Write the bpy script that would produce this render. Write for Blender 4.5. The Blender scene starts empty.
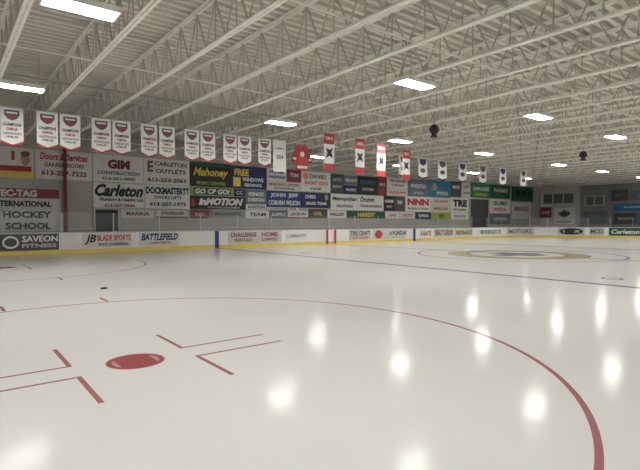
import bpy, math, random
from mathutils import Vector, Matrix
random.seed(4)
S=bpy.context.scene
C=S.collection
S.view_settings.view_transform='Standard'

# ------------------------------------------------------------ materials
_m={}
def mat(key,col,rough=0.6,metal=0.0,var=0.06,scale=3.0,emit=0.0):
    if key in _m: return _m[key]
    m=bpy.data.materials.new(key); m.use_nodes=True
    nt=m.node_tree; b=nt.nodes['Principled BSDF']
    tc=nt.nodes.new('ShaderNodeTexCoord'); n=nt.nodes.new('ShaderNodeTexNoise')
    n.inputs['Scale'].default_value=scale; n.inputs['Detail'].default_value=3
    nt.links.new(tc.outputs['Object'],n.inputs['Vector'])
    r=nt.nodes.new('ShaderNodeValToRGB')
    lo=[max(0,c*(1-var)) for c in col]; hi=[min(1,c*(1+var)) for c in col]
    r.color_ramp.elements[0].position=0.3; r.color_ramp.elements[1].position=0.7
    r.color_ramp.elements[0].color=(*lo,1); r.color_ramp.elements[1].color=(*hi,1)
    nt.links.new(n.outputs['Fac'],r.inputs['Fac']); nt.links.new(r.outputs['Color'],b.inputs['Base Color'])
    b.inputs['Roughness'].default_value=rough; b.inputs['Metallic'].default_value=metal
    if emit>0:
        b.inputs['Emission Color'].default_value=(1.0,0.98,0.93,1); b.inputs['Emission Strength'].default_value=emit
    _m[key]=m
    return m
PAL=dict(white=(.80,.79,.76),black=(.02,.02,.022),red=(.50,.04,.05),darkred=(.20,.025,.03),blue=(.03,.055,.22),navy=(.02,.03,.11),
 green=(.03,.20,.075),darkgreen=(.02,.10,.05),yellow=(.78,.62,.10),grey=(.3,.3,.3),darkgrey=(.08,.08,.085),lightgrey=(.58,.58,.56),
 teal=(.04,.22,.32),lime=(.33,.44,.07),brown=(.22,.10,.06),cream=(.7,.64,.5),orange=(.7,.25,.05),brightblue=(.03,.18,.40),maroon=(.24,.045,.06),skin=(.5,.32,.22),bgrey=(.16,.19,.23),yellowkick=(.80,.62,.14),pale=(.70,.69,.66),crest=(.12,.11,.11),crestred=(.45,.05,.05))
def P(n): return mat('paint_'+n,PAL[n],rough=0.55)
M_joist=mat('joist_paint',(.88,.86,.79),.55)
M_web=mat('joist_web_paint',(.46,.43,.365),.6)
M_deck=mat('roof_deck_paint',(.63,.605,.53),.6,scale=.6,var=.10)
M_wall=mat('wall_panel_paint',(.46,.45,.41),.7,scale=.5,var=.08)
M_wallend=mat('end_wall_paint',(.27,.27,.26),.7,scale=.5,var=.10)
M_conc=mat('concrete',(.3,.3,.29),.8,scale=1.5,var=.15)
M_board=mat('board_polyethylene',(.82,.81,.79),.35,scale=2,var=.04)
M_metal=mat('aluminium',(.6,.6,.6),.4,.6)
M_lens=mat('lamp_diffuser',(.9,.9,.85),.5,emit=68.0)
M_fix=mat('lamp_housing_enamel',(.75,.75,.7),.4)
M_blk=mat('speaker_plastic',(.02,.02,.022),.5)
M_galv=mat('galvanised_pipe',(.42,.41,.37),.45,.3)
M_gl=bpy.data.materials.new('clear_acrylic'); M_gl.use_nodes=True
_n=M_gl.node_tree; _n.nodes.remove(_n.nodes['Principled BSDF'])
_tr=_n.nodes.new('ShaderNodeBsdfTransparent'); _gs=_n.nodes.new('ShaderNodeBsdfGlossy'); _gs.inputs['Roughness'].default_value=.08
_nz=_n.nodes.new('ShaderNodeTexNoise'); _nz.inputs['Scale'].default_value=2
_mr=_n.nodes.new('ShaderNodeMapRange'); _mr.inputs['To Min'].default_value=.03; _mr.inputs['To Max'].default_value=.07
_n.links.new(_nz.outputs['Fac'],_mr.inputs['Value'])
_mx=_n.nodes.new('ShaderNodeMixShader'); _n.links.new(_mr.outputs[0],_mx.inputs[0]); _n.links.new(_tr.outputs[0],_mx.inputs[1]); _n.links.new(_gs.outputs[0],_mx.inputs[2])
_n.links.new(_mx.outputs[0],_n.nodes['Material Output'].inputs['Surface'])

# ------------------------------------------------------------ mesh helpers
def bx(x0,x1,y0,y1,z0,z1):
    v=[(x0,y0,z0),(x1,y0,z0),(x1,y1,z0),(x0,y1,z0),(x0,y0,z1),(x1,y0,z1),(x1,y1,z1),(x0,y1,z1)]
    f=[(3,2,1,0),(4,5,6,7),(0,1,5,4),(1,2,6,5),(2,3,7,6),(3,0,4,7)]
    return v,f
def join(*ps):
    V=[];Fc=[]
    for v,f in ps:
        o=len(V); V+=v; Fc+=[tuple(i+o for i in q) for q in f]
    return V,Fc
def me(name,vf,m):
    d=bpy.data.meshes.new(name); d.from_pydata(vf[0],[],vf[1]); d.materials.append(m); d.update(); return d
def ob(name,data,parent=None,loc=(0,0,0),rot=(0,0,0),label=None,cat=None,group=None,kind=None):
    o=bpy.data.objects.new(name,data); C.objects.link(o)
    if parent is not None: o.parent=parent
    o.location=loc; o.rotation_euler=rot
    if label: o['label']=label
    if cat: o['category']=cat
    if group: o['group']=group
    if kind: o['kind']=kind
    return o
def rod(p,q,w,h=None):
    h=h or w
    p=Vector(p);q=Vector(q);d=(q-p).normalized()
    up=Vector((1,0,0)) if abs(d.x)<.9 else Vector((0,0,1))
    a=d.cross(up).normalized()*w/2; b=d.cross(a).normalized()*h/2
    v=[tuple(x) for x in (p-a-b,p+a-b,p+a+b,p-a+b,q-a-b,q+a-b,q+a+b,q-a+b)]
    return v,[(3,2,1,0),(4,5,6,7),(0,1,5,4),(1,2,6,5),(2,3,7,6),(3,0,4,7)]
def cyl(p,q,r,n=12,r2=None):
    r2=r if r2 is None else r2
    p=Vector(p);q=Vector(q);d=(q-p).normalized()
    up=Vector((1,0,0)) if abs(d.x)<.9 else Vector((0,0,1))
    a=d.cross(up).normalized(); b=d.cross(a).normalized()
    V=[];Fc=[]
    for c,rr in ((p,r),(q,r2)):
        for i in range(n):
            t=2*math.pi*i/n; V.append(tuple(c+a*rr*math.cos(t)+b*rr*math.sin(t)))
    for i in range(n): Fc.append((i,(i+1)%n,n+(i+1)%n,n+i))
    Fc.append(tuple(range(n))[::-1]); Fc.append(tuple(range(n,2*n)))
    return V,Fc
def poly(pts,y0,y1):
    n=len(pts); V=[(x,y0,z) for x,z in pts]+[(x,y1,z) for x,z in pts]
    Fc=[tuple(range(n)),tuple(range(n,2*n))[::-1]]+[(i,n+i,n+(i+1)%n,(i+1)%n) for i in range(n)]
    return V,Fc
def ell(cx,cz,rx,rz,y0,y1,n=20):
    return poly([(cx+rx*math.cos(2*math.pi*i/n),cz+rz*math.sin(2*math.pi*i/n)) for i in range(n)],y0,y1)
LEAF=[(0,1),(.18,.6),(.4,.72),(.34,.3),(.62,.55),(.7,.36),(1,.4),(.82,.1),(.95,-.02),(.42,-.36),(.48,-.56),(.06,-.48),(.05,-1),(-.05,-1),(-.06,-.48),(-.48,-.56),(-.42,-.36),(-.95,-.02),(-.82,.1),(-1,.4),(-.7,.36),(-.62,.55),(-.34,.3),(-.4,.72),(-.18,.6)]
_t={}
def glyphs(txt,bold=0.02,shear=0.0):
    k=(txt,bold,shear)
    if k in _t: return _t[k]
    c=bpy.data.curves.new('t','FONT'); c.body=txt; c.size=1; c.offset=bold; c.shear=shear; c.resolution_u=2; c.fill_mode='FRONT'
    o=bpy.data.objects.new('t',c); C.objects.link(o)
    bpy.context.view_layer.update()
    dg=bpy.context.evaluated_depsgraph_get()
    m=bpy.data.meshes.new_from_object(o.evaluated_get(dg))
    V=[(v.co.x,v.co.y) for v in m.vertices]; Fc=[tuple(p.vertices) for p in m.polygons]
    bpy.data.objects.remove(o); bpy.data.curves.remove(c); bpy.data.meshes.remove(m)
    x0=min(v[0] for v in V);x1=max(v[0] for v in V);y0=min(v[1] for v in V);y1=max(v[1] for v in V)
    V=[((v[0]-x0)/(x1-x0)-.5,(v[1]-y0)/(y1-y0)-.5) for v in V]
    _t[k]=(V,Fc); return _t[k]
def text_vf(txt,cx,cz,w,h,y,bold=.02,shear=0.0):
    V,Fc=glyphs(txt,bold,shear); return ([(cx+a*w,y,cz+b*h) for a,b in V],Fc)
def lettering(parent,txt,color,cx,cz,w,h,y=-0.035,bold=0.02,shear=0.0,label=None):
    return ob('lettering',me('lettering',text_vf(txt,cx,cz,w,h,y,bold,shear),P(color)),parent,label=label)

# ------------------------------------------------------------ ICE
ice=bpy.data.materials.new('painted_ice'); ice.use_nodes=True
nt=ice.node_tree; N=nt.nodes; L=nt.links; B=N['Principled BSDF']
def mth(op,a,b=None,c=None):
    n=N.new('ShaderNodeMath'); n.operation=op
    for i,x in enumerate((a,b,c)):
        if x is None: continue
        if isinstance(x,(int,float)): n.inputs[i].default_value=x
        else: L.new(x,n.inputs[i])
    return n.outputs[0]
tc=N.new('ShaderNodeTexCoord'); sp=N.new('ShaderNodeSeparateXYZ'); L.new(tc.outputs['Object'],sp.inputs[0])
x=sp.outputs[0]; y=sp.outputs[1]
CX,CY=21.7,12.5
dx=mth('SUBTRACT',x,CX); dy=mth('SUBTRACT',y,CY)
Xm=mth('ABSOLUTE',dx); Ym=mth('ABSOLUTE',dy)
def near(v,c,hw): return mth('LESS_THAN',mth('ABSOLUTE',mth('SUBTRACT',v,c)),hw)
def rng(v,a,b): return near(v,(a+b)/2,(b-a)/2)
def length(a,b): return mth('SQRT',mth('ADD',mth('MULTIPLY',a,a),mth('MULTIPLY',b,b)))
def AND(a,b): return mth('MULTIPLY',a,b)
def OR(*s):
    r=s[0]
    for q in s[1:]: r=mth('MAXIMUM',r,q)
    return r
a=mth('ABSOLUTE',mth('SUBTRACT',Xm,20.02)); b=mth('ABSOLUTE',mth('SUBTRACT',Ym,7.01))
dist=length(a,b)
circle=near(dist,4.48,.028)
spotring=near(dist,.28,.03)
spotbar=AND(mth('LESS_THAN',dist,.28),mth('LESS_THAN',a,.19))
spotfill=mth('LESS_THAN',dist,.29)
Ls=OR(AND(rng(a,.60,1.78),rng(b,.205,.25)),AND(rng(a,.60,.65),rng(b,.205,1.1)))
hash_=AND(near(a,.85,.028),rng(b,4.48,5.1))
goal=AND(near(Xm,26.1,.03),mth('LESS_THAN',Ym,14.0))
centre=near(Xm,0.0,.15)
nd=length(mth('SUBTRACT',Xm,7.25),mth('SUBTRACT',Ym,7.01))
nspot=near(nd,.24,.045)
red=OR(circle,spotring,spotbar,Ls,hash_,goal,nspot)
blue=near(Xm,8.8,.13)
cd=length(dx,dy)
cring=near(cd,4.57,.07)
gold=rng(cd,2.25,3.1)
goldin=near(cd,2.2,.08)
goldout=near(cd,3.12,.05)
logo=OR(AND(rng(dx,-1.6,1.6),rng(dy,-.55,.35)),AND(rng(dx,-.6,1.0),rng(dy,-1.2,1.2)))
nz=N.new('ShaderNodeTexNoise'); nz.inputs['Scale'].default_value=.35; nz.inputs['Detail'].default_value=4; L.new(tc.outputs['Object'],nz.inputs['Vector'])
rp=N.new('ShaderNodeValToRGB'); rp.color_ramp.elements[0].color=(.755,.75,.73,1); rp.color_ramp.elements[1].color=(.82,.812,.79,1)
L.new(nz.outputs['Fac'],rp.inputs['Fac'])
col=rp.outputs['Color']
def layer(col,mask,c,op=1.0):
    m=N.new('ShaderNodeMixRGB'); L.new(mth('MULTIPLY',mask,op),m.inputs[0]); L.new(col,m.inputs[1]); m.inputs[2].default_value=(*c,1); return m.outputs[0]
col=layer(col,centre,(.42,.10,.12),.6)
col=layer(col,gold,(.42,.33,.15),.78)
col=layer(col,OR(goldin,goldout),(.08,.08,.10),.65)
col=layer(col,logo,(.10,.10,.13),.7)
col=layer(col,spotfill,(.50,.26,.25),.9)
col=layer(col,cring,(.22,.24,.42),.8)
col=layer(col,red,(.34,.06,.075),.85)
col=layer(col,blue,(.18,.18,.34),.85)
L.new(col,B.inputs['Base Color'])
wv=N.new('ShaderNodeTexNoise'); wv.inputs['Scale'].default_value=1.2; wv.inputs['Detail'].default_value=5
mp=N.new('ShaderNodeMapping'); mp.inputs['Scale'].default_value=(.25,1.6,1); L.new(tc.outputs['Object'],mp.inputs['Vector']); L.new(mp.outputs[0],wv.inputs['Vector'])
mr=N.new('ShaderNodeMapRange'); mr.inputs['To Min'].default_value=.10; mr.inputs['To Max'].default_value=.165; L.new(wv.outputs['Fac'],mr.inputs['Value'])
L.new(mr.outputs[0],B.inputs['Roughness'])
B.inputs['IOR'].default_value=1.09
RX0,RX1,RY0,RY1,RR=-8.5,52.0,-1.5,26.5,8.5
def path(s,off=0.0):
    if s<43.5: return (s,26.5-off)
    if s<56.85:
        t=(s-43.5)/8.5; r=8.5-off; return (43.5+r*math.sin(t),18+r*math.cos(t))
    return (52-off,18-(s-56.85))
def rink(off=0.0,n=14):
    pts=[]
    for cx,cy,a0 in ((RX1-RR,RY1-RR,0),(RX0+RR,RY1-RR,90),(RX0+RR,RY0+RR,180),(RX1-RR,RY0+RR,270)):
        for i in range(n+1):
            t=math.radians(a0+90*i/n); pts.append((cx+(RR-off)*math.cos(t),cy+(RR-off)*math.sin(t)))
    return pts
pts=rink(-.02)
ob('floor_ice',me('floor_ice',([(p[0],p[1],0.0) for p in pts],[tuple(range(len(pts)))]),ice),kind='structure',label='white painted ice surface with red and blue markings')
# ------------------------------------------------------------ room shell
ob('floor',me('floor',bx(-13,57,-5,29.5,-.25,-.03),M_conc),kind='structure')
ob('wall_far',me('wall_far',bx(-13,57.3,29.5,29.8,-.25,6.9),M_wall),kind='structure')
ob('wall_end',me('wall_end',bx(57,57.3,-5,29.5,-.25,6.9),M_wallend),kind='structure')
ob('wall_side',me('wall_side',bx(-13.3,-13,-5,29.8,-.25,6.9),M_wall),kind='structure')
prof=[];yy=-5.0
while yy<29.5:
    prof+=[(yy,6.66),(yy+.12,6.66),(yy+.14,6.78),(yy+.28,6.78)]; yy+=.30
V=[];Fc=[]
for q in prof: V+=[(-13,q[0],q[1]),(57.3,q[0],q[1])]
for i in range(len(prof)-1): Fc.append((2*i,2*i+1,2*i+3,2*i+2))
ob('ceiling',me('ceiling',(V,Fc),M_deck),kind='structure')

# ------------------------------------------------------------ joists
Y0,Y1=-4.6,29.45
bot=me('bottom_chord',join(bx(-.075,-.012,Y0,Y1,5.58,5.592),bx(.012,.075,Y0,Y1,5.58,5.592),bx(-.024,-.012,Y0,Y1,5.592,5.655),bx(.012,.024,Y0,Y1,5.592,5.655),bx(-.012,.012,Y0,Y1,5.62,5.64)),M_joist)
top=me('top_chord',join(bx(-.07,.07,Y0,Y1,6.63,6.65),bx(-.03,-.012,Y0,Y1,6.56,6.65),bx(.012,.03,Y0,Y1,6.56,6.65)),M_joist)
ps=[];yy=Y0+.3
while yy<Y1-1.3:
    ps.append(rod((0,yy,5.61),(0,yy+.5,6.6),.030)); ps.append(rod((0,yy+.5,6.6),(0,yy+1.0,5.61),.030))
    ps.append(rod((0,yy+.5,5.61),(0,yy+.5,6.6),.026))
    yy+=1.0
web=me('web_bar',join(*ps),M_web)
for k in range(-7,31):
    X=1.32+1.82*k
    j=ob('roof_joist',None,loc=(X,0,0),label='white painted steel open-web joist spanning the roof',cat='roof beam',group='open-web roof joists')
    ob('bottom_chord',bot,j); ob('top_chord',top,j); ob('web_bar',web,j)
for yb in (1.5,7.6,13.6,20.9,26.6):
    for zz in (5.71,6.5):
        d=me('bridging_angle',join(bx(-12.9,56.9,-.02,.02,0,.004),bx(-12.9,56.9,-.02,-.016,0,.035)),M_joist)
        ob('bridging_angle',d,loc=(0,yb,zz),label='thin steel bridging angle running across the joists',cat='roof brace',group='roof bridging')
for yb,r in ((18.6,.05),(6.0,.045)):
    ob('sprinkler_pipe',me('sprinkler_pipe',cyl((-12.9,0,6.3),(56.9,0,6.3),r),M_galv),loc=(0,yb,0),label='grey steel pipe running through the roof joists',cat='pipe',group='roof pipes')

# ------------------------------------------------------------ lamps
LW,LD=1.20,.46
housing=me('housing',join(bx(-LW/2-.05,LW/2+.05,-LD/2-.05,LD/2+.05,.03,.10),bx(-LW/2+.1,LW/2-.1,-.12,.12,.10,.15),
  bx(-LW/2-.05,LW/2+.05,-LD/2-.05,-LD/2-.01,-.005,.03),bx(-LW/2-.05,LW/2+.05,LD/2+.01,LD/2+.05,-.005,.03),
  bx(-LW/2-.05,-LW/2-.01,-LD/2-.05,LD/2+.05,-.005,.03),bx(LW/2+.01,LW/2+.05,-LD/2-.05,LD/2+.05,-.005,.03)),M_fix)
lens=me('diffuser',bx(-LW/2,LW/2,-LD/2,LD/2,0,.028),M_lens)
hang=me('hanger',cyl((0,0,.0),(0,0,1.08),.012,6),M_galv)
lamps=[(x,y) for y in (2.6,9.3,16.2) for x in (-6.0,1.95,10.7,17.6,24.6,33.5,40.5,48.5)]+[(17.9,23.2),(25.3,23.2),(33.5,23.0),(41.5,23.0)]  # nearest row and negative-x column continue the grid unseen, added for light and reflections
for i,(lx,ly) in enumerate(lamps):
    if (lx,ly)==(1.95,9.3): lx,ly=2.08,9.78
    if (lx,ly)==(1.95,16.2): lx,ly=1.85,16.6
    h=ob('ceiling_lamp',None,loc=(lx,ly,5.46),label='rectangular high-bay ceiling light with glowing white diffuser',cat='ceiling light',group='rink ceiling lights')
    ob('housing',housing,h); ob('diffuser',lens,h)
    ob('hanger',hang,h,loc=(-.5,0,.12)); ob('hanger',hang,h,loc=(.5,0,.12))

# ------------------------------------------------------------ speakers
for sx,sy in ((15.8,12.7),(28.2,12.3)):
    h=ob('hanging_speaker',None,loc=(sx,sy,5.26),label='black round loudspeaker cluster hanging from the roof joists',cat='speaker',group='hanging speakers')
    n=16
    V=[];Fc=[];prof2=[(.02,.22),(.09,.22),(.15,.18),(.2,.07),(.2,-.02),(.15,-.1),(.08,-.15),(.02,-.15)]
    for r,z in prof2:
        for i in range(n): V.append((r*math.cos(2*math.pi*i/n),r*math.sin(2*math.pi*i/n),z))
    for j in range(len(prof2)-1):
        for i in range(n): Fc.append((j*n+i,j*n+(i+1)%n,(j+1)*n+(i+1)%n,(j+1)*n+i))
    Fc.append(tuple(range(n))[::-1]); Fc.append(tuple(range((len(prof2)-1)*n,len(prof2)*n)))
    ob('speaker_body',me('speaker_body',(V,Fc),M_blk),h)
    ob('horn',me('horn',cyl((0,0,-.11),(0,0,-.27),.07,14,.15),M_blk),h)
    ob('hanger',me('hanger',join(cyl((0,0,.2),(0,0,.5),.02,8),bx(-.12,.12,-.02,.02,.21,.24)),M_galv),h)

# ------------------------------------------------------------ dasher boards
def sweep(n,o0,o1,z0,z1):
    A=rink(o0,n);Bq=rink(o1,n);m=len(A);V=[];Fc=[]
    for p in A: V+=[(p[0],p[1],z0),(p[0],p[1],z1)]
    for p in Bq: V+=[(p[0],p[1],z0),(p[0],p[1],z1)]
    for i in range(m):
        j=(i+1)%m
        Fc+=[(2*i,2*j,2*j+1,2*i+1),(2*m+2*j,2*m+2*i,2*m+2*i+1,2*m+2*j+1),(2*i+1,2*j+1,2*m+2*j+1,2*m+2*i+1),(2*j,2*i,2*m+2*i,2*m+2*j)]
    return V,Fc
db=ob('dasher_boards',None,loc=(0,0,0),label='white rink boards with yellow kick strip and advertising panels',cat='rink boards')
ob('board_panel',me('board_panel',sweep(14,-.12,0,0,1.0),M_board),db)
ob('kick_strip',me('kick_strip',sweep(14,0,.015,0,.19),P('yellowkick')),db,label='yellow kick strip')
ob('cap_rail',me('cap_rail',sweep(14,-.16,.03,1.0,1.05),P('lightgrey')),db,label='pale top rail')
def strip(s0,s1,z0,z1,off,color,name='advertising_panel',label=None,parent=None):
    n=max(1,int((s1-s0)/.6)) if s1>43.4 else 1
    V=[];Fc=[]
    for i in range(n+1):
        s=s0+(s1-s0)*i/n
        p=path(s,off); q=path(s,off-.02)
        V+=[(p[0],p[1],z0),(p[0],p[1],z1),(q[0],q[1],z0),(q[0],q[1],z1)]
    for i in range(n):
        a=4*i;b=a+4
        Fc+=[(a,b,b+1,a+1),(a+1,b+1,b+3,a+3),(b,a,a+2,b+2)]
    Fc+=[(0,1,3,2),(4*n,4*n+2,4*n+3,4*n+1)]
    return ob(name,me(name,(V,Fc),P(color)),parent or db,label=label)
def stext(parent,txt,color,s0,s1,z0,z1,off=.03,shear=0,bold=.03):
    V,Fc=glyphs(txt,bold,shear)
    vv=[]
    for a,b in V:
        p=path((s0+s1)/2+a*(s1-s0),off); vv.append((p[0],p[1],(z0+z1)/2+b*(z1-z0)))
    ob('lettering',me('lettering',(vv,Fc),P(color)),parent)
def logo_e(parent,color,s,z,rs,rz,off=.028,n=18):
    V=[]
    for i in range(n):
        t=2*math.pi*i/n; p=path(s+rs*math.cos(t),off); V.append((p[0],p[1],z+rz*math.sin(t)))
    ob('logo',me('logo',(V,[tuple(range(n))]),P(color)),parent)
a=strip(1.0,4.5,.2,.98,.02,'darkgrey',label='black advertising panel with white lettering')
stext(a,'SAVEON','white',2.95,4.45,.60,.90); stext(a,'FITNESS','lightgrey',2.95,4.4,.33,.52)
logo_e(a,'white',2.5,.6,.33,.3); logo_e(a,'darkgrey',2.5,.6,.25,.2,.032)
a=strip(5.55,7.95,.22,.98,.02,'pale',label='white advertising panel with red and black lettering')
stext(a,'JB','black',5.65,6.2,.4,.9,shear=.3); stext(a,'BLADE SPORTS','red',6.25,7.9,.58,.88); stext(a,'SKATE SHARPENING','black',6.3,7.8,.32,.48)
a=strip(8.35,10.6,.22,.98,.02,'pale',label='white advertising panel with dark blue lettering')
stext(a,'BATTLEFIELD','navy',8.45,10.5,.55,.92,shear=.3,bold=.04); stext(a,'EQUIPMENT RENTALS','brown',8.9,10.1,.32,.48)
strip(12.78,13.02,.0,1.02,.04,'blue','blue_line_stripe',label='blue line stripe painted on the boards')
a=strip(13.65,15.7,.22,.98,.02,'lightgrey',label='pale advertising panel with faded red lettering')
stext(a,'CHALLENGE','maroon',13.8,15.6,.62,.9); stext(a,'RENTALS','brown',14.1,15.3,.34,.54)
a=strip(15.75,17.5,.22,.98,.02,'lightgrey',label='pale advertising panel with brown lettering')
stext(a,'HOME','maroon',16.0,17.2,.62,.9); stext(a,'COMFORT','brown',16.0,17.2,.34,.54)
a=strip(17.8,19.6,.22,.98,.02,'white'); stext(a,'COMMUNITY','grey',17.9,19.5,.5,.75)
strip(21.25,21.42,.0,1.02,.04,'red','centre_line_stripe',label='red centre line stripe on the boards'); strip(21.98,22.15,.0,1.02,.04,'red','centre_line_stripe')
a=strip(23.4,25.6,.22,.98,.02,'lightgrey'); stext(a,'TIRE CRAFT','darkgrey',23.5,25.5,.55,.88); stext(a,'AUTO CENTRE','red',23.7,25.3,.3,.46)
a=strip(25.75,27.4,.22,.98,.02,'lightgrey'); logo_e(a,'red',26.4,.6,.4,.32)
a=strip(27.45,29.6,.22,.98,.02,'pale'); stext(a,'HYUNDAI','navy',27.6,29.5,.5,.85); stext(a,'MOTOR SALES','grey',27.8,29.3,.3,.43)
strip(30.38,30.62,.0,1.02,.04,'blue','blue_line_stripe')
a=strip(31.2,32.7,.22,.98,.02,'white'); stext(a,'KARATE','maroon',31.3,32.6,.4,.8)
a=strip(33.0,35.7,.22,.98,.02,'lightgrey'); stext(a,'REALTY GROUP','maroon',33.2,35.6,.4,.85)
a=strip(35.8,38.6,.22,.98,.02,'cream'); stext(a,'INSURANCE','darkgrey',36.0,38.4,.4,.8)
a=strip(39.5,43.4,.22,.98,.02,'white'); stext(a,'BROKERAGE LTD','darkgreen',39.8,43.2,.42,.8)
a=strip(44.2,47.8,.22,.98,.02,'lightgrey'); stext(a,'MOTORS','brown',44.5,47.5,.4,.82)
a=strip(50.2,52.7,.22,.98,.02,'lightgrey'); logo_e(a,'black',51.45,.6,1.1,.33); stext(a,'GOOD LIFE','white',50.7,52.2,.48,.72,.045)
a=strip(53.1,54.4,.22,.98,.02,'lightgrey'); stext(a,'MCD','darkgrey',53.2,54.3,.4,.82)
a=strip(54.8,57.6,.22,.98,.02,'darkgreen',label='dark green advertising panel with white lettering'); stext(a,'Carleton','white',55.0,57.4,.4,.82,shear=.2)

ss=[-.2+2.42*i for i in range(19)]
ss=[s for s in ss if s<43]+[43.5+1.9*i for i in range(8)]+[58.8+2.2*i for i in range(5)]
for i in range(len(ss)-1):
    p=Vector((*path(ss[i],-.06),1.05)); q=Vector((*path(ss[i+1],-.06),1.05))
    ln=(q-p).length; ang=math.atan2(q.y-p.y,q.x-p.x); H=.95
    g=ob('glass_panel',None,loc=p,rot=(0,0,ang),label='clear acrylic shield panel with thin metal upright above boards',cat='rink glass',group='rink glass panels')
    ob('pane',me('pane',([(.03,0,0),(ln-.03,0,0),(ln-.03,0,H),(.03,0,H)],[(0,1,2,3)]),M_gl),g)
    ob('upright',me('upright',bx(-.02,.02,-.02,.02,0,H),M_metal),g)

# ------------------------------------------------------------ wall signs
def sign(x0,x1,z0,z1,bg,items=(),label=None,y=29.46,rot=0,extra=()):
    w=x1-x0;h=z1-z0
    loc=((x0+x1)/2,y,z0) if rot==0 else (y,(x0+x1)/2,z0)
    label=label or 'flat advertising sign fixed to wall'
    if len(label.split())<4: label+=' fixed to the arena wall'
    o=ob('advertising_sign',me('advertising_sign',bx(-w/2+.01,w/2-.01,-.03,.03,.01,h-.01),P(bg)),loc=loc,rot=(0,0,rot),
      label=label,cat='sign',group='wall advertising signs')
    for e in extra:
        kind,c,ax,az,aw,ah=e[:6]
        yy0=-.034-(e[6] if len(e)>6 else 0)
        cx=-w/2+ax*w; cz=az*h
        if kind=='r': vf=bx(cx-aw*w/2,cx+aw*w/2,yy0,-.02,cz-ah*h/2,cz+ah*h/2)
        elif kind=='l': vf=poly([(cx+px*aw*w/2,cz+pz*ah*h/2) for px,pz in LEAF],yy0,-.02)
        else: vf=ell(cx,cz,aw*w/2,ah*h/2,yy0,-.02)
        ob('printed_panel' if kind=='r' else 'emblem',me('printed_panel',vf,P(c)),o)
    for it in items:
        txt,c,ax,az,aw,ah=it[:6]; sh=it[6] if len(it)>6 else 0; bd=it[7] if len(it)>7 else .035
        lettering(o,txt,c,-w/2+ax*w,az*h,aw*w,ah*h,y=-.044,shear=sh,bold=bd)
    return o
R1=(3.84,5.42)
sign(1.4,3.89,*R1,'white',[('1','red',.62,.72,.06,.3)],'white and yellow sign with a red wave and a portrait',
  extra=[('r','yellow',.5,.12,.97,.2),('r','red',.6,.3,.7,.18),('e','skin',.84,.62,.16,.42),('e','brown',.84,.8,.17,.18,.006)])
sign(3.93,6.72,*R1,'white',[('Doors & Services','red',.5,.78,.84,.24,.2),('GARAGE DOORS','darkgrey',.5,.5,.7,.14),('613-257-7222','darkred',.5,.22,.8,.17)],'white sign with red script lettering')
sign(6.76,9.56,*R1,'white',[('GIM','darkred',.5,.66,.44,.34,0,.06),('CONSTRUCTION','darkgrey',.5,.34,.84,.13),('613-253-0000','darkgrey',.5,.14,.66,.11)],'white sign with bold dark red letters')
sign(9.58,12.47,*R1,'white',[('E','brown',.14,.68,.12,.42),('CARLETON','darkgrey',.58,.8,.7,.17),('OUTLETS','darkgrey',.58,.52,.66,.17),('613-253-2063','black',.5,.18,.84,.16)],'white sign with dark brown lettering')
sign(12.49,15.40,*R1,'black',[('Mahoney','yellow',.5,.56,.85,.44,.3,.03),('MUSIC CENTRE','lime',.5,.15,.7,.14)],'black sign with yellow script',extra=[('r','darkgreen',.5,.9,.97,.16)])
sign(15.42,18.2,3.82,5.37,'navy',[('FREE','yellow',.28,.72,.4,.3,0,.04),('WINDOWS','white',.6,.42,.6,.18),('SIDING','white',.6,.18,.5,.14)],'navy sign with yellow and white lettering',extra=[('r','yellow',.15,.3,.2,.4)])
sign(18.22,19.9,4.5,5.42,'white',[('HOME','blue',.5,.72,.7,.28),('HARDWARE','blue',.5,.3,.86,.24)],'white sign with blue lettering')
sign(19.92,21.2,4.5,5.42,'maroon',[('TIM','white',.5,.55,.6,.3)],'maroon sign with white lettering')
sign(18.22,21.2,3.82,4.48,'pale',[('BUILDING CENTRE','red',.5,.66,.86,.3),('ROOFING','darkgrey',.5,.25,.6,.24)],'pale sign with red lettering')
sign(21.22,24.05,3.87,5.39,'white',[('DAVID','darkgrey',.55,.75,.56,.2),('SHORT CUTS','red',.5,.42,.8,.18),('HAIR','darkgrey',.5,.14,.4,.12)],'white sign with grey and red lettering',extra=[('e','orange',.14,.75,.16,.34)])
sign(24.07,25.4,3.8,5.36,'darkgrey',[('AUTO','lightgrey',.5,.7,.7,.18),('BODY','lightgrey',.5,.35,.7,.16)],'dark grey sign with pale lettering')
sign(25.42,26.93,4.55,5.30,'bgrey',[('SERVICE','white',.5,.5,.8,.34)],'slate grey sign with white lettering')
sign(25.42,26.93,3.8,4.53,'navy',[('MARINE','white',.5,.5,.7,.32)],'navy sign with white lettering')
sign(26.95,29.2,3.8,5.34,'black',[('SECURITY','teal',.5,.68,.8,.22),('SYSTEMS','lightgrey',.5,.3,.6,.16)],'black sign with blue lettering')
sign(29.22,30.3,3.8,5.38,'maroon',[('BBQ','white',.5,.6,.6,.16)],'maroon sign with white lettering')
sign(30.32,32.97,4.5,5.42,'white',[('THE GRANITE','darkred',.5,.7,.8,.26),('CURLING','darkgrey',.5,.3,.6,.24)],'white sign with dark red lettering')
sign(30.32,32.97,3.84,4.48,'pale',[('613-253-4444','red',.5,.5,.8,.36)],'pale sign with red numbers')
sign(33.0,35.87,3.88,5.46,'bgrey',[('PHOTO','white',.5,.6,.7,.24),('STUDIO','lightgrey',.5,.2,.5,.13)],'slate grey sign with white lettering')
sign(35.9,39.2,3.9,5.50,'teal',[('POOLS','white',.6,.25,.5,.2)],'teal blue photographic sign with white lettering',extra=[('e','skin',.25,.6,.2,.45),('r','brightblue',.7,.75,.5,.4)])
sign(39.22,40.9,4.0,5.54,'darkgrey',[('BANK','white',.5,.65,.7,.2)],'dark grey sign with white lettering')
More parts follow.
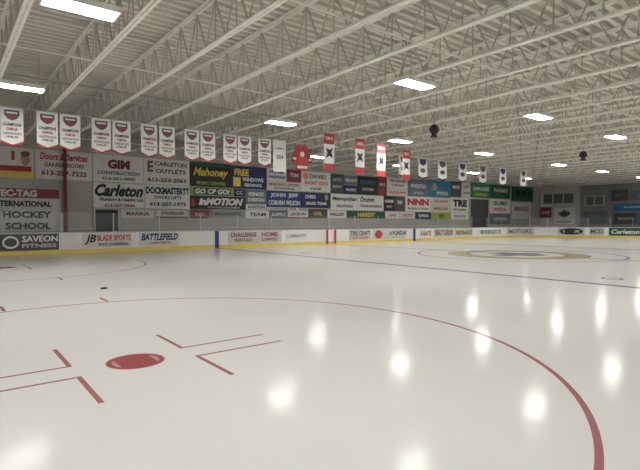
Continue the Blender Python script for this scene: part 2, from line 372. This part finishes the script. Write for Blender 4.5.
sign(40.92,42.4,4.0,5.54,'pale',[('LAW','darkgrey',.5,.7,.6,.2),('OFFICE','darkgrey',.5,.3,.8,.16)],'pale sign with dark grey lettering')
sign(42.45,46.05,4.08,5.56,'green',[('LAWN CARE','white',.5,.62,.76,.26),('GARDEN','yellow',.5,.22,.6,.2)],'green sign with white lettering')
sign(46.1,49.8,4.08,5.56,'darkgreen',[('FARMS','cream',.5,.6,.7,.28)],'dark green sign with cream lettering')
# row 2
sign(6.76,9.62,2.37,3.80,'white',[('Carleton','black',.5,.70,.94,.50,.35,.045),('Plumbing & Heating Ltd.','black',.55,.32,.86,.17),('613-257-2200','darkred',.5,.1,.6,.12)],'white sign with black script lettering')
sign(9.64,12.48,2.36,3.82,'white',[('DOCKMASTERTT','navy',.5,.76,.96,.30,0,.05),('DOCKS LIFTS','black',.5,.48,.6,.13),('613-257-1973','black',.5,.2,.8,.17)],'white sign with dark blue lettering')
sign(12.50,15.6,3.28,3.82,'lime',[('GO CP GO!','white',.5,.5,.80,.66,.2,.04)],'yellow green sign with white lettering',extra=[('r','darkgreen',.5,.5,.86,.84)])
sign(15.62,16.46,3.28,3.80,'navy',[('CC','lightgrey',.5,.5,.6,.5)],'small navy sign with pale lettering')
sign(12.50,16.46,2.38,3.26,'black',[('inMOTION','white',.55,.58,.82,.56,.3,.06),('HYDRAULIC & EQUIPMENT','lightgrey',.6,.14,.6,.16)],'black sign with slanted white lettering',extra=[('r','red',.05,.5,.06,.5)])
sign(16.48,18.2,2.40,3.80,'bgrey',[('RENOS','white',.5,.78,.7,.2),('DESIGN','white',.5,.5,.76,.17),('AUDITION','navy',.5,.14,.8,.15)],'grey blue sign with white lettering',extra=[('r','white',.5,.14,.94,.26)])
sign(18.22,21.2,2.62,3.80,'blue',[('JOHN  JEFF','white',.5,.72,.80,.30),('COBURN WILSON','white',.5,.28,.92,.30)],'dark blue sign with two names in white')
sign(21.22,24.05,2.62,3.80,'navy',[('CHRIS','white',.3,.72,.36,.24),('SALES TEAM','white',.5,.3,.7,.2)],'navy sign with white lettering',extra=[('e','skin',.85,.7,.12,.4)])
sign(18.22,21.0,2.42,2.60,'white',[('YOUR LOCAL TEAM','navy',.5,.5,.8,.6)],'thin white strip sign with navy lettering')
sign(24.07,26.93,2.5,3.78,'white',[('Metropolitan','black',.5,.68,.9,.32,.2),('PRINTING','darkgrey',.5,.25,.6,.18)],'white sign with black lettering')
sign(26.95,29.93,2.5,3.78,'white',[('Drumm','navy',.35,.72,.55,.32,.2),('Communications','darkgrey',.5,.32,.84,.22)],'white sign with dark lettering')
sign(29.95,31.3,2.5,3.82,'black',[('BARBER','white',.5,.65,.8,.2),('SHOP','lightgrey',.5,.3,.5,.16)],'black sign with white lettering')
sign(31.32,32.65,2.5,3.82,'darkgrey',[('INK','white',.5,.6,.5,.24)],'dark grey sign with white lettering')
sign(32.67,36.15,2.5,3.86,'white',[('NNN','red',.5,.64,.84,.44,0,.06),('INSULATION','darkgrey',.5,.2,.8,.16)],'white sign with dark red letters')
sign(36.17,39.18,3.2,3.87,'pale',[('GLASS','red',.5,.5,.7,.4)],'pale sign with red lettering')
sign(36.17,39.18,2.48,3.18,'cream',[('MIRRORS','brown',.5,.5,.7,.36)],'cream sign with brown lettering')
sign(39.22,42.1,2.5,3.97,'white',[('TRE','black',.5,.62,.8,.48,0,.06),('FITNESS','darkgrey',.5,.18,.7,.16)],'white sign with bold black letters')
sign(45.9,49.8,2.5,4.05,'white',[('SUBS','green',.5,.7,.7,.28),('PIZZA','red',.5,.26,.6,.22)],'white sign with green and red lettering')
sign(45.9,49.8,1.3,2.45,'bgrey',[('TOWING','white',.5,.5,.7,.3)],'slate sign with white lettering')
# row 3
sign(8.25,10.2,1.78,2.31,'pale',[('MARINA','maroon',.5,.5,.7,.4)],'pale sign with maroon lettering')
sign(10.32,12.37,1.78,2.31,'lightgrey',[('STORAGE','brown',.5,.58,.7,.36)],'grey sign with brown lettering',extra=[('r','maroon',.5,.12,.98,.2)])
sign(12.5,13.8,1.78,2.33,'maroon',[('RED','lightgrey',.5,.5,.5,.36)],'maroon sign with pale lettering')
sign(13.95,16.4,1.82,2.33,'grey',[('MECHANICAL','darkgrey',.5,.5,.8,.4)],'grey sign with dark lettering')
sign(16.5,18.4,1.80,2.37,'white',[('TEAM','blue',.5,.5,.7,.45)],'white sign with blue lettering')
sign(18.42,20.0,1.80,2.38,'bgrey',[('SUPPLY','white',.5,.5,.76,.4)],'slate sign with white lettering')
sign(20.02,21.85,1.80,2.38,'white',[('LEGION','navy',.5,.6,.76,.4)],'white sign with navy lettering',extra=[('r','red',.5,.12,.98,.2)])
sign(21.92,23.7,1.84,2.55,'darkgrey',[('OIL','yellow',.5,.5,.5,.36)],'dark grey sign with yellow lettering')
sign(23.75,25.7,1.86,2.46,'white',[('VALLEY','darkgrey',.5,.5,.8,.45)],'white sign with grey lettering')
sign(25.75,30.1,1.85,2.46,'darkgreen',[('HARDY','yellow',.5,.5,.46,.6,0,.05)],'dark green sign with yellow lettering')
sign(30.15,31.9,1.85,2.46,'white',[('GAS','red',.5,.5,.5,.4)],'white sign with red lettering')
sign(31.95,34.0,1.85,2.46,'pale',[('AUTO','red',.5,.5,.6,.4)],'pale sign with red lettering')
sign(34.05,36.2,1.80,2.46,'navy',[('TIRES','white',.5,.5,.7,.4)],'navy sign with white lettering')
sign(36.25,39.2,1.80,2.44,'lime',[('VET','black',.5,.5,.3,.5)],'yellow green sign with black lettering')
sign(39.25,42.1,1.80,2.46,'white',[('DENTAL','teal',.5,.5,.7,.4)],'white sign with teal lettering')
# hockey school
sign(1.3,5.12,1.05,3.32,'pale',[('TEC-TAG','white',.455,.88,.50,.17,0,.05),('INTERNATIONAL','black',.53,.64,.70,.14,0,.045),('HOCKEY','black',.59,.39,.58,.16,0,.045),('SCHOOL','black',.60,.13,.54,.16,0,.045)],
  'white hockey school sign with maroon heading band',extra=[('r','maroon',.5,.88,.97,.22),('e','maroon',.13,.28,.2,.34)])

# ------------------------------------------------------------ column, doors
c=ob('column',None,loc=(5.32,29.3,0),label='dark red painted steel column against the wall',cat='column')
ob('shaft',me('shaft',join(bx(-.07,.07,-.1,-.085,0,5.58),bx(-.07,.07,.085,.1,0,5.58),bx(-.012,.012,-.09,.09,0,5.58)),P('darkred')),c)
ob('base_plate',me('base_plate',bx(-.17,.17,-.17,.17,-.03,.02),P('darkred')),c)
def door(n,x0,x1,z1,color,y=29.49):
    d=ob('door_%d'%n,me('door',bx(x0,x1,y-.06,y,-.03,z1),P(color)),kind='structure')
    ob('door_frame',me('door_frame',join(bx(x0-.08,x0,y-.09,y,-.03,z1+.08),bx(x1,x1+.08,y-.09,y,-.03,z1+.08),bx(x0,x1,y-.09,y,z1,z1+.08)),P('lightgrey')),d)
    ob('handle',me('handle',bx(x1-.18,x1-.1,y-.1,y-.06,.95,1.05),M_metal),d)
door(1,6.85,8.1,2.26,'black')
door(2,42.4,45.6,3.9,'darkgrey')
ob('trim_1',me('trim_1',bx(-13,57,29.44,29.5,1.10,1.22),P('lightgrey')),kind='structure')

# ------------------------------------------------------------ far end
RZ=-math.pi/2
room=[bx(56.2,56.4,25.1,29.4,-.03,3.6),bx(56.2,56.4,25.1,29.4,4.9,5.45),bx(56.2,56.4,29.1,29.4,3.6,4.9),bx(56.2,56.4,25.1,25.4,3.6,4.9),bx(56.4,57,25.1,25.25,-.03,5.45),bx(56.2,57,25.1,29.4,5.45,5.55)]
ob('wall_room',me('wall_room',join(*room),P('lightgrey')),kind='structure')
def window(n,ya,yb,z0,z1,X,cols):
    w=ob('window_%d'%n,None,loc=(X,(ya+yb)/2,z0),rot=(0,0,RZ),kind='structure')
    W=abs(ya-yb);H=z1-z0
    ob('pane',me('pane',bx(-W/2,W/2,-.02,.02,0,H),mat('dark_glass',(.14,.15,.16),.1)),w)
    fr=[bx(-W/2-.06,-W/2+.06,-.06,.03,-.06,H+.06),bx(W/2-.06,W/2+.06,-.06,.03,-.06,H+.06),bx(-W/2,W/2,-.06,.03,-.06,.05),bx(-W/2,W/2,-.06,.03,H-.05,H+.06)]
    for i in range(1,cols): fr.append(bx(-W/2+i*W/cols-.06,-W/2+i*W/cols+.06,-.06,.03,0,H))
    ob('window_frame',me('window_frame',join(*fr),P('lightgrey')),w)
window(1,29.05,25.45,3.65,4.85,56.3,3)
window(2,24.5,22.6,3.4,4.4,56.95,2)
sign(25.3,27.6,1.3,3.2,'white',[('HOCKEY','darkgrey',.5,.14,.7,.14)],'white sign with dark maple leaf emblem',y=56.15,rot=RZ,extra=[('l','darkgrey',.5,.6,.62,.64)])
sign(27.95,29.3,2.0,3.3,'maroon',[('HOME','lightgrey',.5,.5,.7,.3)],'maroon sign with pale lettering',y=56.15,rot=RZ)
sign(22.2,24.7,1.3,2.8,'bgrey',[('RINK','grey',.5,.6,.5,.2)],'slate sign with dim lettering',y=56.95,rot=RZ)
sign(17.0,21.6,2.7,3.5,'brightblue',[('ALGONQUIN','white',.5,.5,.6,.3)],'blue sign with white lettering',y=56.95,rot=RZ)
sign(20.2,21.9,3.8,5.0,'darkgrey',[('LIFT','grey',.5,.5,.5,.2)],'dark grey sign with dim lettering',y=56.95,rot=RZ)
sign(16.0,20.1,3.8,4.8,'bgrey',[('WATERWORKS','lightgrey',.5,.5,.6,.2)],'slate blue sign with pale lettering',y=56.95,rot=RZ)
sign(19.4,21.6,1.3,2.5,'darkgrey',[('SPORTS','lightgrey',.5,.5,.6,.2)],'dark grey sign with pale lettering',y=56.95,rot=RZ)
sign(17.0,19.3,1.3,2.5,'teal',[('PAINT','white',.5,.5,.5,.2)],'teal sign with white lettering',y=56.95,rot=RZ)
sign(12.5,15.9,2.6,4.2,'white',[('FOODS','red',.5,.5,.7,.4)],'white sign with red lettering',y=56.95,rot=RZ)
sb=ob('scoreboard',me('scoreboard',bx(-2.1,2.1,-.25,.0,0,1.6),P('darkgreen')),loc=(52.2,29.45,3.9),label='dark green scoreboard with digit windows on the wall',cat='scoreboard')
for cx in (-1.2,0,1.2): ob('digit_window',me('digit_window',bx(cx-.42,cx+.42,-.28,-.24,.5,1.2),P('black')),sb)
sign(50.3,54.2,1.9,3.8,'pale',[('MINOR HOCKEY','maroon',.5,.6,.8,.3)],'pale sign with maroon lettering')

# ------------------------------------------------------------ banners
BW,BH=.66,1.30
cloth=me('cloth',poly([(-BW/2,0),(BW/2,0),(BW/2,-BH+.10),(0,-BH),(-BW/2,-BH+.10)],-.006,.006),P('white'))
rodm=me('hanging_rod',join(cyl((-BW/2-.03,0,.01),(BW/2+.03,0,.01),.015,8),cyl((-.3,0,.01),(-.3,0,.15),.006,6),cyl((.3,0,.01),(.3,0,.15),.006,6)),M_galv)
crest=me('crest',poly([(-.22,-.09),(.22,-.09),(.22,-.26),(.13,-.38),(0,-.44),(-.13,-.38),(-.22,-.26)],-.012,-.005),P('crest'))
crest2=me('crest_stripe',poly([(-.16,-.15),(.16,-.15),(.16,-.21),(-.16,-.21)],-.018,-.012),P('white'))
crest3=me('crest_tail',poly([(-.12,-.25),(.12,-.25),(.10,-.32),(0,-.38),(-.10,-.32)],-.018,-.012),P('crestred'))
t1=me('lettering',text_vf('CHAMPIONS',0,-.58,.54,.11,-.012,.04),P('black'))
t2=me('lettering',text_vf('OMHA',0,-.73,.34,.10,-.012,.04),P('crestred'))
t3=me('lettering',text_vf('CARLETON PLACE',0,-.88,.54,.08,-.012,.03),P('darkgrey'))
t4=me('lettering',text_vf('1998-99',0,-1.0,.36,.08,-.012,.03),P('darkgrey'))
cl=me('hem_corner',poly([(-BW/2,-BH+.10),(0,-BH),(0,-BH+.045),(-BW/2,-BH+.18)],-.012,-.005),P('crestred'))
cr=me('hem_corner',poly([(BW/2,-BH+.10),(BW/2,-BH+.18),(0,-BH+.045),(0,-BH)],-.012,-.005),P('crestred'))
for k in range(-1,6):
    for e in (0,1):
        if k==5 and e==1: continue
        bxn=2.65+1.79*k+.35+.73*e
        h=ob('hanging_banner',None,loc=(bxn,19.5,5.44),rot=(0,0,random.uniform(-.12,.12)),label='white pointed championship banner with dark crest and red hem',cat='banner',group='white championship banners')
        for nm,d in (('cloth',cloth),('hanging_rod',rodm),('crest',crest),('crest_stripe',crest2),('crest_tail',crest3),('lettering',t1),('lettering',t2),('lettering',t3),('lettering',t4),('hem_corner',cl),('hem_corner',cr)): ob(nm,d,h)
h=ob('hanging_banner',None,loc=(12.72,19.4,5.44),label='plain white straight banner with small grey lettering',cat='banner')
ob('cloth',me('cloth',bx(-.36,.36,-.006,.006,-1.5,0),P('white')),h)
ob('lettering',me('lettering',text_vf('IN MEMORY',0,-.4,.5,.1,-.012),P('darkgrey')),h)
ob('lettering',me('lettering',text_vf('2004',0,-.8,.4,.2,-.012),P('darkgrey')),h)
ob('hanging_rod',rodm,h)
# red jersey
h=ob('hanging_jersey',None,loc=(14.1,19.5,5.35),label='red hockey jersey with white stripes hanging from the joists',cat='jersey')
ob('jersey_body',me('jersey_body',poly([(-.13,0),(0,-.07),(.13,0),(.30,-.05),(.52,-.50),(.60,-.82),(.42,-.88),(.36,-.62),(.29,-.46),(.31,-1.25),(-.31,-1.25),(-.29,-.46),(-.36,-.62),(-.42,-.88),(-.60,-.82),(-.52,-.50),(-.30,-.05)],-.03,.03),P('red')),h)
ob('hem_stripe',me('hem_stripe',bx(-.31,.31,-.036,-.028,-1.15,-1.03),P('white')),h)
for sgn in (-1,1):
    ob('sleeve_stripe',me('sleeve_stripe',poly([(sgn*.545,-.62),(sgn*.57,-.72),(sgn*.395,-.77),(sgn*.37,-.67)][::sgn],-.036,-.028),P('white')),h)
ob('jersey_crest',me('jersey_crest',ell(0,-.45,.13,.13,-.036,-.028),P('white')),h)
ob('hanger',me('hanger',cyl((0,0,-.02),(0,0,.27),.008,6),M_galv),h)
ob('hanger_bar',me('hanger_bar',cyl((-.28,0,-.03),(.28,0,-.03),.012,6),M_galv),h)
# red and white provincial banners
rt=me('red_top_band',bx(-.29,.29,-.012,-.006,-.45,0),P('red')); rb=me('red_bottom_band',bx(-.29,.29,-.012,-.006,-1.6,-1.3),P('red'))
cw=me('cloth',bx(-.29,.29,-.006,.006,-1.6,0),P('white'))
em=me('emblem',poly([(-.18,-.62),(.02,-.7),(.2,-.6),(.12,-.8),(.2,-1.05),(0,-.95),(-.2,-1.08),(-.1,-.85)],-.012,-.006),P('black'))
tt=me('lettering',text_vf('OMHA',0,-.2,.46,.16,-.016),P('white'))
rr2=me('hanging_rod',join(cyl((-.32,0,.01),(.32,0,.01),.015,8),cyl((-.27,0,.01),(-.27,0,.2),.006,6),cyl((.27,0,.01),(.27,0,.2),.006,6)),M_galv)
for bxn,by in ((13.4,16.5),(15.4,16.7),(17.2,17.1),(19.7,17.7)):
    h=ob('hanging_banner',None,loc=(bxn,by,5.40),label='red and white banner with a dark emblem hanging from joist',cat='banner',group='red and white banners')
    for nm,d in (('cloth',cw),('red_band',rt),('red_band',rb),('emblem',em),('lettering',tt),('hanging_rod',rr2)): ob(nm,d,h)
for bxn,c1 in ((21.5,'darkgrey'),(23.2,'navy'),(25.1,'darkgrey'),(27.2,'navy'),(29.5,'darkgrey'),(32.0,'navy'),(34.8,'darkgrey')):
    h=ob('hanging_banner',None,loc=(bxn,19.5,5.45),label='white banner with dark top crest and pointed hem',cat='banner',group='dark topped banners')
    q=.42
    ob('cloth',me('cloth',poly([(-q,0),(q,0),(q,-1.2),(0,-1.3),(-q,-1.2)],-.006,.006),P('white')),h)
    ob('crest',me('crest',poly([(-.32,-.06),(.32,-.06),(.27,-.34),(0,-.48),(-.27,-.34)],-.012,-.006),P(c1)),h)
    ob('emblem',me('emblem',ell(0,-.76,.24,.14,-.012,-.006),P('darkgrey')),h)
    ob('hem_stripe',me('hem_stripe',poly([(-q,-1.10),(0,-1.20),(q,-1.10),(q,-1.2),(0,-1.3),(-q,-1.2)],-.012,-.006),P('navy')),h)
    ob('hanging_rod',me('hanging_rod',join(cyl((-q-.03,0,.01),(q+.03,0,.01),.015,8),cyl((-.3,0,.01),(-.3,0,.14),.006,6),cyl((.3,0,.01),(.3,0,.14),.006,6)),M_galv),h)

pk=cyl((0,0,0),(0,0,.025),.075,20)
ob('hockey_puck',me('hockey_puck',pk,P('black')),loc=(2.95,11.95,.001),label='black rubber hockey puck lying on the ice',cat='puck')

# ------------------------------------------------------------ world, camera
w=bpy.data.worlds.new('w'); S.world=w; w.use_nodes=True
bg=w.node_tree.nodes['Background']; bg.inputs[0].default_value=(.88,.88,.86,1); bg.inputs[1].default_value=.85
cd=bpy.data.cameras.new('camera'); co=bpy.data.objects.new('camera',cd); C.objects.link(co); S.camera=co
cd.sensor_width=36; cd.lens=484/640*36; cd.clip_start=.05; cd.clip_end=300
TH=math.radians(52); pit=math.atan(13/484)
dv=Vector((math.cos(TH)*math.cos(pit),math.sin(TH)*math.cos(pit),-math.sin(pit)))
co.location=(0,0,1.55); co.rotation_euler=dv.to_track_quat('-Z','Y').to_euler()
